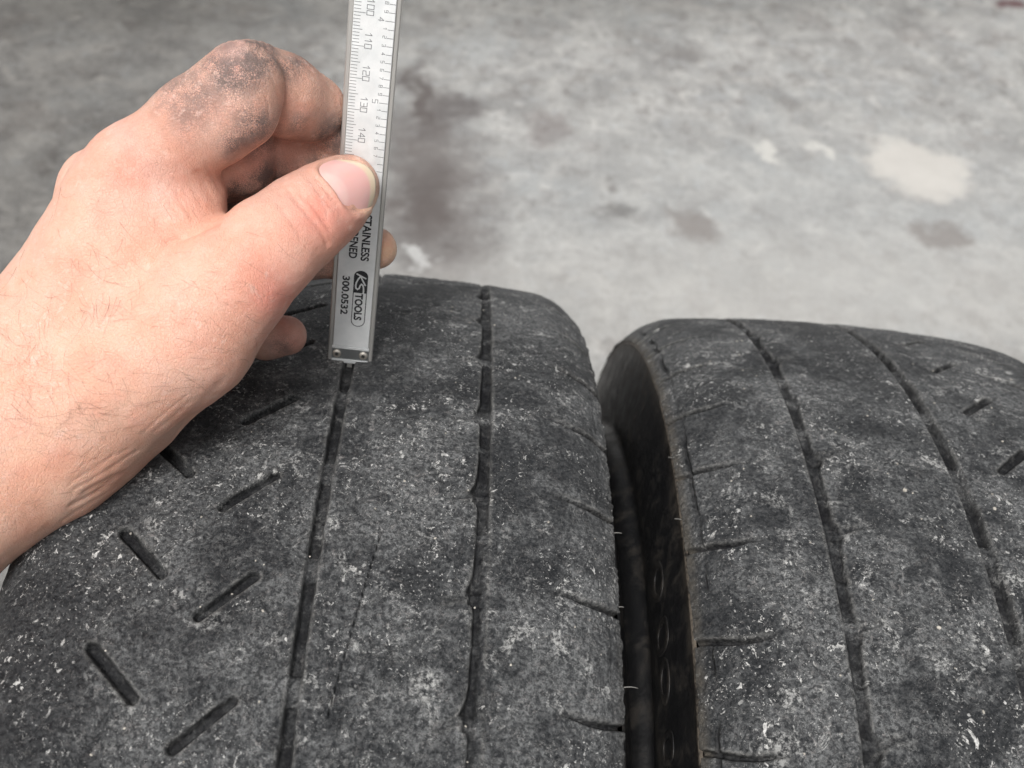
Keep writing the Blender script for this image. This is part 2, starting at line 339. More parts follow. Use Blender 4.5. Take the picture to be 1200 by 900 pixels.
    # hooks: thin curved run-outs that leave the groove and fade into the centre rib
    for k in range(-6, 7):
        t0 = ph_notch + k*PER
        c = t0-0.62                                                # degrees where the hook leaves
        u = (x_scallop-2.6)-XX                                     # mm into the rib
        curve = (c + 0.22*np.clip(u,0,14)**1.0/ Am*1.6)*Am
        sd = abs(fl*AA-curve)-(0.95-0.06*np.clip(u,0,14))
        fade = sst(13,4,u)*(u > -1.0)
        kk = sst(0.6,-0.6,sd)*fade
        dep = np.maximum(dep, 0.7*kk); gro = np.maximum(gro, 0.35*kk)
        wear = np.maximum(wear, 0.7*fade*np.exp(-((sd-0.7)/0.6)**2)*n2)
        # shoulder sipe, gently bowed, dying out towards the groove
        s0 = ph_sipe + k*PER; sx = XX-(x_scallop+26)
        cv = (s0 - (0.55 if mirror else 0.25)*sst(4,22,sx) + 0.25*np.sin(np.clip(sx,0,22)/22*np.pi))*Am
        sd = abs(AA-cv-0.5*(n3-0.5))-(0.42+0.45*sst(0,14,sx))+(n1-0.5)*0.25
        fade = sst(-7,4,sx)*(0.85+0.15*n3)
        kk = sst(0.55,-0.45,sd)*fade
        dep = np.maximum(dep, 2.3*kk); gro = np.maximum(gro, 0.95*kk); dep -= 0.45*fade*np.exp(-((AA-cv+1.5)/0.9)**2)
        wear = np.maximum(wear, 0.75*fade*np.exp(-((AA-cv+1.3)/0.7)**2)*(0.4+0.6*n2))
        dep = np.minimum(dep, 9)
        # a step beside each sipe: the trailing edge has worn lower
        dep += 0.35*fade*sst(0,1,AA-cv)*sst(16,0,AA-cv)
        # two rows of slots on the other half
        for (xa, ta, xb, tb, po) in ((-30.6,21.58,-17.0,19.13,0), (-58.2,16.6,-43.8,19.2,1)):
            q = k*PER + ph_slit
            d, t = seg_d(XX, fl*AA, xa+(-4.5 if mirror else 0), (ta+q-21.58)*Am, xb+(-4.5 if mirror else 0), (tb+q-21.58)*Am)
            rad = 1.65-0.15*t+wig*0.9+0.25*(n3-0.5)
            cut(d-rad, (3.0-0.7*t*(po == 0)-0.5*n3)*sst(-0.1,1.2,rad-d+0.9), 0.55, 0.5, 0.9, 0.88)
    # torn, scuffed surface
    dep -= 0.20*(n2-0.5)*(1-gro) + 0.32*(n1-0.5) + 0.16*(n4-0.5)*(1-gro) + 0.5*(n3-0.5)
    if extra:                                                      # the long thin cut
        d, t = seg_d(XX, AA, extra[0], extra[1]*Am, extra[2], extra[3]*Am)
        k = sst(0.40,0.0,d)*(0.75+0.25*n3); dep += 0.5*k; gro = np.maximum(gro, 0.8*k)
    # irregular outer rim: crumbled ridge where the tread was scuffed off
    ring = abs(XX-(X[-1]-4.2)-1.2*(n3-0.5))-0.5; kk = sst(0.5,-0.4,ring)*np.clip(n3*2.2-0.4,0,1)*(1.0 if mirror else 0.25)
    dep += 0.9*kk; gro = np.maximum(gro, 0.8*kk)
    rim = np.exp(-((XX-(X[-1]-0.6))/1.4)**2)*np.clip(0.3+n1,0,1)
    dep -= rim*0.9*n2
    rad_ = (R*1000-D[None,:]) - dep*np.cos(N)[None,:]
    xx = (XX - dep*np.sin(N)[None,:])*sg
    th = np.radians(TT)
    V = np.stack([xx, -rad_*np.sin(th), rad_*np.cos(th)], -1).reshape(-1,3)/1000
    i = np.arange(nth)[:,None]*nx + np.arange(nx-1)[None,:]
    j = np.roll(np.arange(nth),-1)[:,None]*nx + np.arange(nx-1)[None,:]
    Q = np.stack([i, i+1, j+1, j], -1).reshape(-1,4)
    if not mirror: Q = Q[:,::-1]
    me = mesh_np('tread', V, Q)
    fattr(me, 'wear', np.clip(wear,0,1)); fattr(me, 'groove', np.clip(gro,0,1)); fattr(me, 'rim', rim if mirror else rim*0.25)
    fattr(me, 'dust_shade', 0.30+0.70*sst(-72,-12,XX+22*(n3-0.5)) if not mirror else 0.55+0.45*sst(92,60,XX+14*(n3-0.5)))  # first tyre: shade beside the arm painted as less pale dust towards the left
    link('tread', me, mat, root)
    # side walls: from the tread edge over the bulge and the rim-protecting rib to the bead
    e = X[-1]; d0 = D[-1]
    rb_ = 5.0 if mirror else 2.0                                    # how far the rim-protecting rib stands out
    prof = [(e-0.6,d0-0.3),(e+0.5,d0+1.0),(e+0.4,d0+2.2),(e+0.9,d0+6),(e+2.8,d0+14),(e+4.8,d0+24),(e+5.8,d0+34),(e+6.0,d0+40),
            (e+6.3,d0+44),(e+8.3+rb_*0.6,d0+46.5),(e+9.6+rb_,d0+49.5),(e+9.2+rb_,d0+53),(e+6.0+rb_*0.5,d0+57),(e+3.0,d0+62),(e-1,d0+72),(e-4,d0+82),(e-6,d0+88),
            (e-14,d0+90),(e-16,d0+84),(e-10,d0+60),(e-8,d0+30),(e-14,d0+8),(e-40,d0+2)]
    pr = []
    for k in range(len(prof)-1):
        p0 = prof[max(k-1,0)]; p1 = prof[k]; p2 = prof[k+1]; p3 = prof[min(k+2,len(prof)-1)]
        for t in np.arange(0,1,0.2):
            pr.append([0.5*((2*b)+(-a+c)*t+(2*a-5*b+4*c-d)*t*t+(-a+3*b-3*c+d)*t**3) for a,b,c,d in zip(p0,p1,p2,p3)])
    pr = np.array(pr); NS = 300; ts = np.radians(np.arange(NS)*360/NS)
    for side in (1,-1):
        V = np.stack([np.repeat((pr[:,0]*side*sg)[None],NS,0), -(R*1000-pr[None,:,1])*np.sin(ts)[:,None], (R*1000-pr[None,:,1])*np.cos(ts)[:,None]], -1).reshape(-1,3)/1000
        m = len(pr); i = np.arange(NS)[:,None]*m+np.arange(m-1)[None]; j = np.roll(np.arange(NS),-1)[:,None]*m+np.arange(m-1)[None]
        Q = np.stack([i,i+1,j+1,j],-1).reshape(-1,4)
        if side*sg < 0: Q = Q[:,::-1]
        else: Q = Q
        sme = mesh_np('sidewall', V, Q); fattr(sme, 'dust_shade', np.tile(np.exp(-np.clip(pr[:,1]-d0,0,99)/2.2)*0.85,(NS,1)) if mirror else np.zeros(len(V)))
        sw = link('sidewall', sme, M['side'], root)
        if mirror and side == 1:                                   # moulded rings on the wall that faces the other tyre
            for k in range(7):
                t = math.radians(11.5+k*4.3+(0.7 if k%2 else 0)); rr = (R*1000-d0-25); ra, rb = ((6.4,4.8),(5.2,5.4),(6.6,4.2),(4.4,4.9),(6.0,5.2),(5,4),(6,5))[k]
                ring = []
                NU, NV = 26, 8
                for u in range(NU):
                    pu = 2*math.pi*u/NU
                    for v in range(NV):
                        pv = 2*math.pi*v/NV; ro = 1+0.30*math.cos(pv)
                        cu_ = math.copysign(abs(math.cos(pu))**(0.6 if k%2 else 1.0), math.cos(pu)); a = t+ra*cu_*ro/rr; q = rr+rb*math.sin(pu)*ro
                        xo = (e+4.9+(R*1000-d0-24-q)*0.13)+0.30*math.sin(pv)+0.05
                        ring.append((xo*side*sg/1000, -q*math.sin(a)/1000, q*math.cos(a)/1000))
                F = [(u*NV+v, u*NV+(v+1)%NV, ((u+1)%NU)*NV+(v+1)%NV, ((u+1)%NU)*NV+v) for u in range(NU) for v in range(NV)]
                rme = mesh_py('moulded_ring', ring, F, True); fattr(rme, 'dust_shade', np.full(len(ring), 0.06)); link('moulded_ring', rme, M['side'], sw)
    return root, (X, D, N, sg, R)
XC1, XC2 = 0.0148, 0.2340
def surf(info, x, th, h=0.0):
    """point on the tread in the tyre's frame: x mm from centre line, th degrees, h mm proud"""
    X, D, N, sg, R = info
    d = np.interp(x, X, D); n = np.interp(x, X, N)
    r = R*1000-d+h*math.cos(n); xx = (x+h*math.sin(n))*sg; t = math.radians(th)
    return np.array([xx, -r*math.sin(t), r*math.cos(t)])/1000
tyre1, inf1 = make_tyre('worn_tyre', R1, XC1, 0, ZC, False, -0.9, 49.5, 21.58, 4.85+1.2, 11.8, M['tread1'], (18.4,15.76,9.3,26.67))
RY2 = rotm(0, -0.0097, -0.027)                                # the second tyre is toed in a little
c2 = G @ (np.array([0.1367,0.0041,-0.0052]) + RY2 @ np.array([0.0973,0,0])) + GO
tyre2, inf2 = make_tyre('worn_tyre', R2, c2[0], c2[1], c2[2], True, -3.7, 48.0, -3.35, 2.14, 6.1, M['tread2'], None)
q2 = G @ RY2; mt2 = Matrix.Identity(4)
for i in range(3):
    for j in range(3): mt2[i][j] = q2[i,j]
    mt2[i][3] = c2[i]
tyre2.matrix_world = mt2
tag(tyre1, 'worn black tyre under the hand with the caliper standing in its groove', 'tyre', 'worn tyres standing side by side')
tag(tyre2, 'worn black tyre on the right with its dark sidewall showing in the gap', 'tyre', 'worn tyres standing side by side')

def rock(r, seed):
    g = np.random.default_rng(seed); bm = bmesh.new(); bmesh.ops.create_icosphere(bm, subdivisions=1, radius=1.0)
    for v in bm.verts: v.co = Vector([c*r*k for c, k in zip(v.co, (1,0.8,0.55))])*float(g.uniform(0.7,1.2))
    me = bpy.data.meshes.new('grit_stone'); bm.to_mesh(me); bm.free(); return me
rocks = [rock(1, i) for i in range(5)]
def grit(root, info, pts, seed):
    g = np.random.default_rng(seed); V, F = [], []
    for (x, t, r) in pts:
        b = surf(info, x, t, r*0.1); me = rocks[g.integers(5)]; o = len(V); a = g.uniform(0,6.28)
        up = np.array([0,-math.sin(math.radians(t)),math.cos(math.radians(t))]); ex = np.array([1,0,0]); ey = np.cross(up, ex)
        for v in me.vertices:
            lx = v.co.x*math.cos(a)-v.co.y*math.sin(a); ly = v.co.x*math.sin(a)+v.co.y*math.cos(a)
            V.append(b+(ex*lx+ey*ly+up*v.co.z)*r/1000)
        F += [tuple(o+i for i in p.vertices) for p in me.polygons]
    o = link('embedded_grit', mesh_py('embedded_grit', V, F), M['grit'], root); o['kind'] = 'stuff'
grit(tyre1, inf1, [(rng.uniform(-60,88), rng.uniform(-12,31), rng.uniform(0.22,0.55)) for _ in range(70)], 1)
grit(tyre2, inf2, [(rng.uniform(-70,88), rng.uniform(-14,30), rng.uniform(0.22,0.6)) for _ in range(80)]+[(18,8.5,1.1),(-12,9.6,0.9),(20,19,0.8),(12,24,0.7)], 2)
def whisker(root, info, x, t, dx, L):
    a = surf(info, x, t, -0.3); V = []; F = []
    for k in range(5):
        f = k/4; c = a+np.array([dx*f*L, -0.15*L*f*f, 0.35*L*f-0.2*L*f*f])/1000; r = 0.22*(1-0.5*f)/1000
        for q in range(5): V.append(c+np.array([0, r*math.cos(q*1.257), r*math.sin(q*1.257)]))
    for k in range(4):
        for q in range(5): F.append((k*5+q, k*5+(q+1)%5, k*5+5+(q+1)%5, k*5+5+q))
    F.append(tuple(range(20,25))); link('rubber_whisker', mesh_py('rubber_whisker', V, F, True), M['whisker'], root)
for x, t, L in ((94.3,12.4,2.6),(94.6,23.2,4.2),(94.2,18.0,1.6)): whisker(tyre1, inf1, x, t, 1.0, L)
for x, t, L in ((94.5,9.6,2.5),(94.5,3.0,1.6)): whisker(tyre2, inf2, x, t, -1.0, L)

# ------------------------------------------------------------------ caliper
CB = np.array([0.01389282,-0.00262161,0.30430742]); CU = np.array([0.05190454,-0.00155372,0.99865084])
CW = np.array([0.99836348,0.02411886,-0.05185208]); CN = np.array([0.02400576,-0.99970789,-0.00280305])
cal = bpy.data.objects.new('vernier_caliper', None); COL.objects.link(cal); cal.empty_display_size = 0.02
mm = Matrix.Identity(4); b_ = gw(CB+CU*0.0006)
for i in range(3):
    mm[i][0], mm[i][1], mm[i][2], mm[i][3] = (G@CW)[i], (G@CU)[i], (G@CN)[i], b_[i]
cal.matrix_world = mm
tag(cal, 'silver steel caliper beam with black print held upright by the hand', 'caliper')
LB = 0.236
def prism(name, poly, y0, y1, mat, parent=cal, bevel=0.0):
    """extrude an (x,z) outline in mm along the beam"""
    n = len(poly); V = [(x/1000,y0/1000,z/1000) for x,z in poly]+[(x/1000,y1/1000,z/1000) for x,z in poly]
    F = [tuple(range(n))[::-1] if False else tuple(range(n)), tuple(range(2*n-1,n-1,-1))]+[(i, i+n, (i+1)%n+n, (i+1)%n) for i in range(n)]
    me = mesh_py(name, V, F)
    bm = bmesh.new(); bm.from_mesh(me); bmesh.ops.recalc_face_normals(bm, faces=bm.faces)
    if bevel: bmesh.ops.bevel(bm, geom=bm.edges[:], offset=bevel/1000, segments=2, affect='EDGES', profile=0.6)
    bm.to_mesh(me); bm.free(); return link(name, me, mat, parent)
prism('beam', [(-8,-3.4),(8,-3.4),(8,-0.9),(7.7,-0.55),(6.75,-0.45),(6.55,-0.75),(-6.45,-0.75),(-6.6,-0.45),(-7.7,-0.55),(-8,-0.9)], 0, LB*1000, M['steel'], bevel=0.12)
prism('scale_plate', [(-6.35,-0.9),(6.35,-0.9),(6.35,-0.12),(6.2,0),(-6.2,0),(-6.35,-0.12)], 6.6, LB*1000-1, M['plate'])
cap = prism('end_cap', [(-6.6,-0.72),(6.6,-0.72),(6.6,-0.22),(-6.6,-0.22)], 0.35, 6.35, M['cap'], bevel=0.1)
def quadprism(name, pts, mat, parent):
    """outline in (y,z) mm extruded across the beam"""
    n = len(pts[1]); x0, x1 = pts[0]
    V = [(x0/1000,y/1000,z/1000) for y,z in pts[1]]+[(x1/1000,y/1000,z/1000) for y,z in pts[1]]
    F = [tuple(range(n)), tuple(range(2*n-1,n-1,-1))]+[(i,i+n,(i+1)%n+n,(i+1)%n) for i in range(n)]
    me = mesh_py(name, V, F); bm = bmesh.new(); bm.from_mesh(me); bmesh.ops.recalc_face_normals(bm, faces=bm.faces); bm.to_mesh(me); bm.free()
    return link(name, me, mat, parent)
quadprism('cap_lip', ((-6.62,6.62),[(5.45,-0.4),(5.5,0.10),(6.3,0.16),(6.5,-0.4)]), M['plate'], cap)
quadprism('cap_bevel', ((-6.5,6.5),[(-0.35,-0.6),(-0.35,0.02),(1.0,0.10),(1.1,-0.6)]), M['plate'], cap)
for sx in (-4.75, 4.75):
    bm = bmesh.new()
    for (r0, r1, z0, z1) in ((1.6,1.5,-0.3,0.2),(1.5,1.1,0.2,0.40),(1.1,0.7,0.40,0.45)):
        bmesh.ops.create_cone(bm, cap_ends=(z0 > 0.4), segments=28, radius1=r0/1000, radius2=r1/1000, depth=(z1-z0)/1000,
                              matrix=Matrix.Translation((sx/1000,3.25/1000,(z0+z1)/2000)))
    me = bpy.data.meshes.new('screw'); bm.to_mesh(me); bm.free()
    sc = link('screw', me, M['screw'], cap)
    V, F = [], []
    for a in (0.5, 0.5+math.pi/2):
        c, s_ = math.cos(a), math.sin(a); o = len(V)
        for u, v in ((-0.62,-0.13),(0.62,-0.13),(0.62,0.13),(-0.62,0.13)):
            V.append(((sx+u*c-v*s_)/1000,(3.25+u*s_+v*c)/1000,(0.475+(0.002 if a > 1 else 0))/1000))
        F.append(tuple(range(o,o+4)))
    V0 = V; link('cross_slot', mesh_py('cross_slot', V, F), M['slot'], cap)
prism('depth_rod', [(-0.9,-2.6),(0.9,-2.6),(0.9,-1.0),(-0.9,-1.0)], -3.6, 1.0, M['steel'], bevel=0.1)
ZP = 0.02                                                          # print sits this far (mm) above the plate
def strokes(lines, wd, name, mat, z=ZP, parent=cal):
    V, F = [], []
    for ln in lines:
        for (x0,y0),(x1,y1) in zip(ln[:-1], ln[1:]):
            d = math.hypot(x1-x0,y1-y0) or 1e-6; ux, uy = (x1-x0)/d*wd/2, (y1-y0)/d*wd/2; o = len(V)
            zz = z+0.0015*(len(V)//4 % 5)
            for (x,y) in ((x0-ux-uy,y0-uy+ux),(x0-ux+uy,y0-uy-ux),(x1+ux+uy,y1+uy-ux),(x1+ux-uy,y1+uy+ux)): V.append((x/1000,y/1000,zz/1000))
            F.append((o,o+1,o+2,o+3))
    return link(name, mesh_py(name, V, F), mat, parent)
TIP = 223.8                                                        # scale reading (mm) at the end of the beam
def yb(mmv): return TIP-mmv
tk = []
for v in range(2, 151):
    L = 3.55 if v % 10 == 0 else (2.75 if v % 5 == 0 else 1.95)
    tk.append([(-6.15,yb(v)),(-6.15+L,yb(v))])
for k in range(1, 60):
    v = k*2.54; L = 2.6 if k % 10 == 0 else 1.75
    tk.append([(6.15,yb(v)),(6.15-L,yb(v))])
t_ = strokes(tk, 0.17, 'scale_marks', M['etch']); t_['kind'] = 'stuff'
DG = {'0':[[(0,0),(.62,0),(.62,1),(0,1),(0,0)]],'1':[[(.1,.72),(.38,1),(.38,0)]],'2':[[(0,1),(.62,1),(.62,.52),(0,.46),(0,0),(.62,0)]],
 '3':[[(0,1),(.62,1),(.62,0),(0,0)],[(.15,.5),(.62,.5)]],'4':[[(.5,0),(.5,1),(0,.3),(.66,.3)]],'5':[[(.62,1),(0,1),(0,.52),(.62,.52),(.62,0),(0,0)]],
 '6':[[(.6,1),(0,1),(0,0),(.62,0),(.62,.5),(0,.5)]],'7':[[(0,1),(.62,1),(.2,0)]],'8':[[(0,0),(.62,0),(.62,1),(0,1),(0,0)],[(0,.5),(.62,.5)]],'9':[[(0,0),(.62,0),(.62,1),(0,1),(0,.5),(.62,.5)]]}
def number(txt, xbase, yend, h, wd):
    """text runs down the beam (local -Y), its top points to +X; yend = where the last digit ends"""
    adv = 0.86*h; out = []; y0 = yend+adv*len(txt)-0.2*h
    for i, ch in enumerate(txt):
        for ln in DG[ch]: out.append([(xbase+v*h, y0-i*adv-u*h) for u, v in ln])
    return strokes(out, wd, 'numeral', M['etch'])
for v in range(80, 151, 10): number(str(v), -2.3, yb(v)-0.6, 2.05, 0.2)
for k in range(30, 58):
    if k % 10: number(str(k%10), 3.0, yb(k*2.54)-0.1, 1.05, 0.14)
    else: number(str(k//10), 1.3, yb(k*2.54)-0.2, 1.7, 0.17)
def lettering(txt, x, y, h, mat, name='lettering', sx=1.0, z=ZP, shear=0.0, bold=0.0, align='LEFT', length=None):
    """print running down the beam: baseline at local x, start at y"""
    cu = bpy.data.curves.new('text','FONT'); cu.body = txt; cu.size = 1.0; cu.offset = bold; cu.shear = shear; cu.resolution_u = 4
    tmp = bpy.data.objects.new('text', cu); COL.objects.link(tmp); dg = bpy.context.evaluated_depsgraph_get()
    me = bpy.data.meshes.new_from_object(tmp.evaluated_get(dg)); bpy.data.objects.remove(tmp)
    co = np.array([v.co[:] for v in me.vertices]); hgt = 0.69; co[:,0] -= co[:,0].min()
    s = h/hgt; kx = s*sx if length is None else length/co[:,0].max()
    X = co[:,0]*kx; Y = co[:,1]*s
    for v, a, b in zip(me.vertices, X, Y): v.co = ((x+b)/1000,(y-a)/1000,z/1000)
    me.name = name; return link(name, me, mat, cal)
lettering('STAINLESS', 1.35, 58.4, 2.65, M['ink'], length=17.2, bold=0.03)
lettering('HARDENED', -2.75, 58.8, 2.65, M['ink'], length=17.0, bold=0.03)
lettering('300.0532', -4.35, 34.8, 2.35, M['ink'], length=15.2, bold=0.03)
# round-ended badge: black half with KS, outlined half with TOOLS
def badge():
    x0, x1 = -0.55, 4.35; ya, ym, yz = 37.4, 28.7, 15.2; r = (x1-x0)/2; cx = (x0+x1)/2
    top = [(cx+r*math.cos(a), ya-r*0.9+r*0.9*math.sin(a)) for a in np.linspace(0,math.pi,16)]
    P = top+[(x0,ym),(x1,ym)]
    link('badge', mesh_py('badge', [(x/1000,y/1000,0.012/1000) for x,y in P], [tuple(range(len(P)))]), M['ink'], cal)
    bot = [(x0+0.14,ym)]+[(cx-(r-0.14)*math.cos(a), yz+r-(r-0.14)*math.sin(a)) for a in np.linspace(0,math.pi,16)]+[(x1-0.14,ym)]
    strokes([bot], 0.28, 'badge_outline', M['ink'])
    k = M['plate']
    strokes([[(0.5,36.0),(2.0,35.3),(3.5,34.6)],[(1.7,35.2),(0.9,33.9),(0.4,32.6),(0.25,31.4),(0.4,30.5),(0.95,30.1),(1.5,30.5),(1.8,31.6),(2.2,32.2),(2.7,31.9),(3.0,30.9),(3.1,29.7),(3.05,28.9)],
             [(1.9,35.0),(2.7,33.4),(3.5,32.0)]], 0.52, 'badge_letters', k, 0.03)
    lettering('TOOLS', 0.45, 28.4, 2.5, M['ink'], length=10.6, bold=0.04)
badge()

# ------------------------------------------------------------------ hand
# joints laid out as (picture x, picture y, depth mm, radius mm); turned into camera-frame millimetres X right, Y up, Z away
def C(px, py, z): return np.array([(px-600)*z/FPX, (450-py)*z/FPX, z])
def smin(a, b, k):
    h = np.clip(0.5+0.5*(b-a)/k, 0, 1); return b*(1-h)+a*h-k*h*(1-h)
class Chain:
    def __init__(s, k, *pts):
        s.k = k; s.p = [(C(a,b,c), r) for a,b,c,r in pts]
def cone_d(P, a, ra, b, rb):
    ab = b-a; t = np.clip(((P-a)@ab)/(ab@ab), 0, 1)
    q = P-a-t[...,None]*ab
    return np.sqrt((q*q).sum(-1))-(ra+t*(rb-ra))
def chain_d(P, ch):
    d = None
    for (a,ra),(b,rb) in zip(ch.p[:-1], ch.p[1:]):
        e = cone_d(P, a, ra, b, rb); d = e if d is None else smin(d, e, ch.k)
    return d
PALM = [Chain(8, (66,415,330,23.5),(116,320,328,20.5),(150,235,322,17),(166,202,319,14.5)),     # index metacarpal
        Chain(8, (66,415,338,23),(102,320,346,17.5),(124,226,345,13.8)),
        Chain(8, (74,425,345,21),(96,340,362,15),(104,268,366,12)),
        Chain(8, (85,440,350,20),(108,380,374,14),(94,330,386,11.2)),
        Chain(8, (95,470,325,24),(150,430,318,22),(215,388,317,20.5),(268,335,318,16.6)),   # thumb metacarpal and thenar
        Chain(8, (150,430,335,22),(215,390,340,20),(250,340,345,16)),
        Chain(8, (150,300,322,20),(200,268,323,14.5),(221,226,325,11)),                   # web
        Chain(8, (190,330,330,20),(180,270,345,18),(160,330,365,16)),
        Chain(10, (78,413,332,25.5),(33,462,323,26.5),(-34,528,315,25.5),(-160,655,302,27),(-420,890,270,34)),  # wrist, forearm
        Chain(10, (110,470,330,23),(50,524,322,22),(-45,574,315,22),(-180,680,302,26))]
THUMB = Chain(5, (215,385,316,18),(268,335,315,16.6),(315,291,319,14.6),(357,257,325,13.2),(386,236,331,11.8),(408,218,335.5,9.9))
INDEX = Chain(3.5, (166,202,319,14.5),(230,147,314,13.3),(284,98,310,12.3))
INDEX_P = Chain(3, (258,143,314,12.0),(281,130,311,11.4))
INDEX_M = Chain(3, (296,95,318,12.2),(332,109,326,11.6),(366,126,337,10.6))
INDEX_MP = Chain(3, (338,120,328,11.0),(352,126,333,10.4))
INDEX_D = Chain(3, (370,130,342,10.0),(392,158,349,9.2),(408,182,353.5,8.6))
MIDDLE = Chain(3.5, (122,226,345,14),(200,190,341,13),(282,168,336,12.2))
MIDDLE_P = Chain(3, (262,196,339,11.2),(283,192,336,11))
MIDDLE_M = Chain(3, (294,168,342,12),(335,184,347,11),(372,198,352,10))
MIDDLE_D = Chain(3, (372,198,352,10),(402,222,357.5,9),(418,236,361.8,8.4))
RING = Chain(3.5, (104,268,366,12),(190,250,362,12),(262,232,358,11.2))
RING_M = Chain(3, (262,232,358,11.2),(320,270,363,10.2),(362,296,367,9.2))
RING_D = Chain(3, (362,296,367,9.2),(400,298,370.5,8.4),(441,291,370,7.3))
LITTLE = Chain(3.5, (94,330,386,11.2),(160,330,382,10.4),(225,340,380,9.4))
LITTLE_M = Chain(3, (225,340,380,9.4),(262,372,376,8.6),(290,388,373,8.2))
LITTLE_D = Chain(3, (290,388,373,8.2),(312,394,371,7.8),(336,393,370,7.0))
def hand_sdf(P):
    d = None
    for c in PALM:
        e = chain_d(P, c); d = e if d is None else smin(d, e, 11)
    def fing(parts, k):
        f = None
        for c in parts:
            e = chain_d(P, c); f = e if f is None else smin(f, e, k)
        return f
    idx = smin(fing((INDEX,INDEX_P),3.0), fing((INDEX_M,INDEX_MP),3), 0.7); idx = smin(idx, chain_d(P, INDEX_D), 0.8)
    mid = smin(fing((MIDDLE,MIDDLE_P),3.0), fing((MIDDLE_M,),3), 0.8); mid = smin(mid, chain_d(P, MIDDLE_D), 1.6)
    rin = smin(smin(chain_d(P,RING), chain_d(P,RING_M), 1.5), chain_d(P,RING_D), 2)
    lit = smin(smin(chain_d(P,LITTLE), chain_d(P,LITTLE_M), 1.5), chain_d(P,LITTLE_D), 2)
    fg = smin(smin(idx, mid, 0.8), smin(rin, lit, 0.8), 0.8)
    d = smin(d, fg, 4.5)
    # thumb joins the palm softly, stays clear of the fingers
    d = smin(d, chain_d(P, THUMB), 3.2)
    return d
def surface_nets(F, o, h):
    ins = F < 0; nx, ny, nz = F.shape
    corners = [(i,j,k) for i in (0,1) for j in (0,1) for k in (0,1)]
    sl = lambda c: F[c[0]:nx-1+c[0], c[1]:ny-1+c[1], c[2]:nz-1+c[2]]
    cnt = sum((sl(c) < 0).astype(np.int8) for c in corners); act = (cnt > 0) & (cnt < 8)
    I = np.argwhere(act); idx = np.full(act.shape, -1, np.int64); idx[act] = np.arange(len(I))
    acc = np.zeros((len(I),3)); num = np.zeros(len(I))
    for a in corners:
        for ax in range(3):
            if a[ax]: continue
            b = list(a); b[ax] = 1
            fa = F[I[:,0]+a[0],I[:,1]+a[1],I[:,2]+a[2]]; fb = F[I[:,0]+b[0],I[:,1]+b[1],I[:,2]+b[2]]
            m = (fa < 0) != (fb < 0); t = np.where(m, fa/np.where(m, fa-fb, 1), 0)
            p = np.tile(np.array(a, float), (len(I),1)); p[:,ax] = t
            acc += p*m[:,None]; num += m
    V = o+h*(I+acc/num[:,None]); Q = []
    for ax in range(3):
        u, v = (ax+1)%3, (ax+2)%3
        s0 = [slice(None)]*3; s1 = [slice(None)]*3; s0[ax] = slice(0,-1); s1[ax] = slice(1,None)
        A, B = ins[tuple(s0)], ins[tuple(s1)]
        for flip, mask in ((False, A & ~B), (True, ~A & B)):
            E = np.argwhere(mask); E = E[(E[:,u] > 0) & (E[:,v] > 0) & (E[:,u] < F.shape[u]-1) & (E[:,v] < F.shape[v]-1)]
            def cell(du, dv):
                c = E.copy(); c[:,u] -= du; c[:,v] -= dv; return idx[c[:,0],c[:,1],c[:,2]]
            q = np.stack([cell(1,1),cell(0,1),cell(0,0),cell(1,0)],1); Q.append(q[:,::-1] if flip else q)
    return V, np.concatenate(Q)
def subdivide(V, Q):
    E = np.concatenate([np.stack([Q[:,i],Q[:,(i+1)%4]],1) for i in range(4)]); Es = np.sort(E,1)
    key = Es[:,0]*len(V)+Es[:,1]; uq, inv = np.unique(key, return_inverse=True)
    mid = 0.5*(V[uq//len(V)]+V[uq%len(V)]); cen = V[Q].mean(1); n = len(V); m = len(Q); inv = inv.reshape(4,m)+n
    c = np.arange(m)+n+len(uq)
    QQ = np.concatenate([np.stack([Q[:,i],inv[i],c,inv[(i-1)%4]],1) for i in range(4)])
    return np.concatenate([V,mid,cen]), QQ
def sdf_grad(P, f, e=0.25):
    g = np.stack([f(P+np.eye(3)[i]*e)-f(P-np.eye(3)[i]*e) for i in range(3)],1); return g/np.maximum(np.linalg.norm(g,axis=1,keepdims=True),1e-9)
def build_hand_mesh():
    h = 1.3
    lo, hi = np.array([-225.0,-110.0,255.0]), np.array([-28.0,125.0,405.0])
    n = np.ceil((hi-lo)/h).astype(int)
    # two passes: coarse field first, exact values only near the skin
    hc = 4*h; ncs = np.ceil(n/4).astype(int)+1
    gx = [lo[i]+hc*np.arange(ncs[i]) for i in range(3)]
    Pc = np.stack(np.meshgrid(*gx, indexing='ij'),-1).reshape(-1,3); Fc = hand_sdf(Pc).reshape(ncs)
    F = np.repeat(np.repeat(np.repeat(Fc,4,0),4,1),4,2)[:n[0],:n[1],:n[2]].astype(np.float64)
    near = np.argwhere(abs(F) < 3.2*h*4*0.75)
    F[near[:,0],near[:,1],near[:,2]] = hand_sdf(lo+h*near)
    # close the forearm where it leaves the box
    V, Q = surface_nets(F, lo, h)
    V, Q = subdivide(V, Q)
    for _ in range(2):
        V = V-(hand_sdf(V))[:,None]*sdf_grad(V, hand_sdf)*0.9
    # drop unused, keep the largest piece
    return V, Q
HV, HQ = build_hand_mesh()
HN = sdf_grad(HV, hand_sdf)
def to_px(V): return np.stack([600+FPX*V[:,0]/V[:,2], 450-FPX*V[:,1]/V[:,2]],1)
def cam2world(V): return CAM+(np.stack([V[:,0],V[:,2],V[:,1]],1)/1000)@CR.T
PX = to_px(HV); front = HN[:,2] < 0.15
def spot(px, py, r, z0=0, z1=999):
    d = np.hypot(PX[:,0]-px, PX[:,1]-py)/r
    k = np.exp(-d*d*1.2)*front*sst(z0-3,z0+3,HV[:,2])*sst(z1+3,z1-3,HV[:,2])
    return k
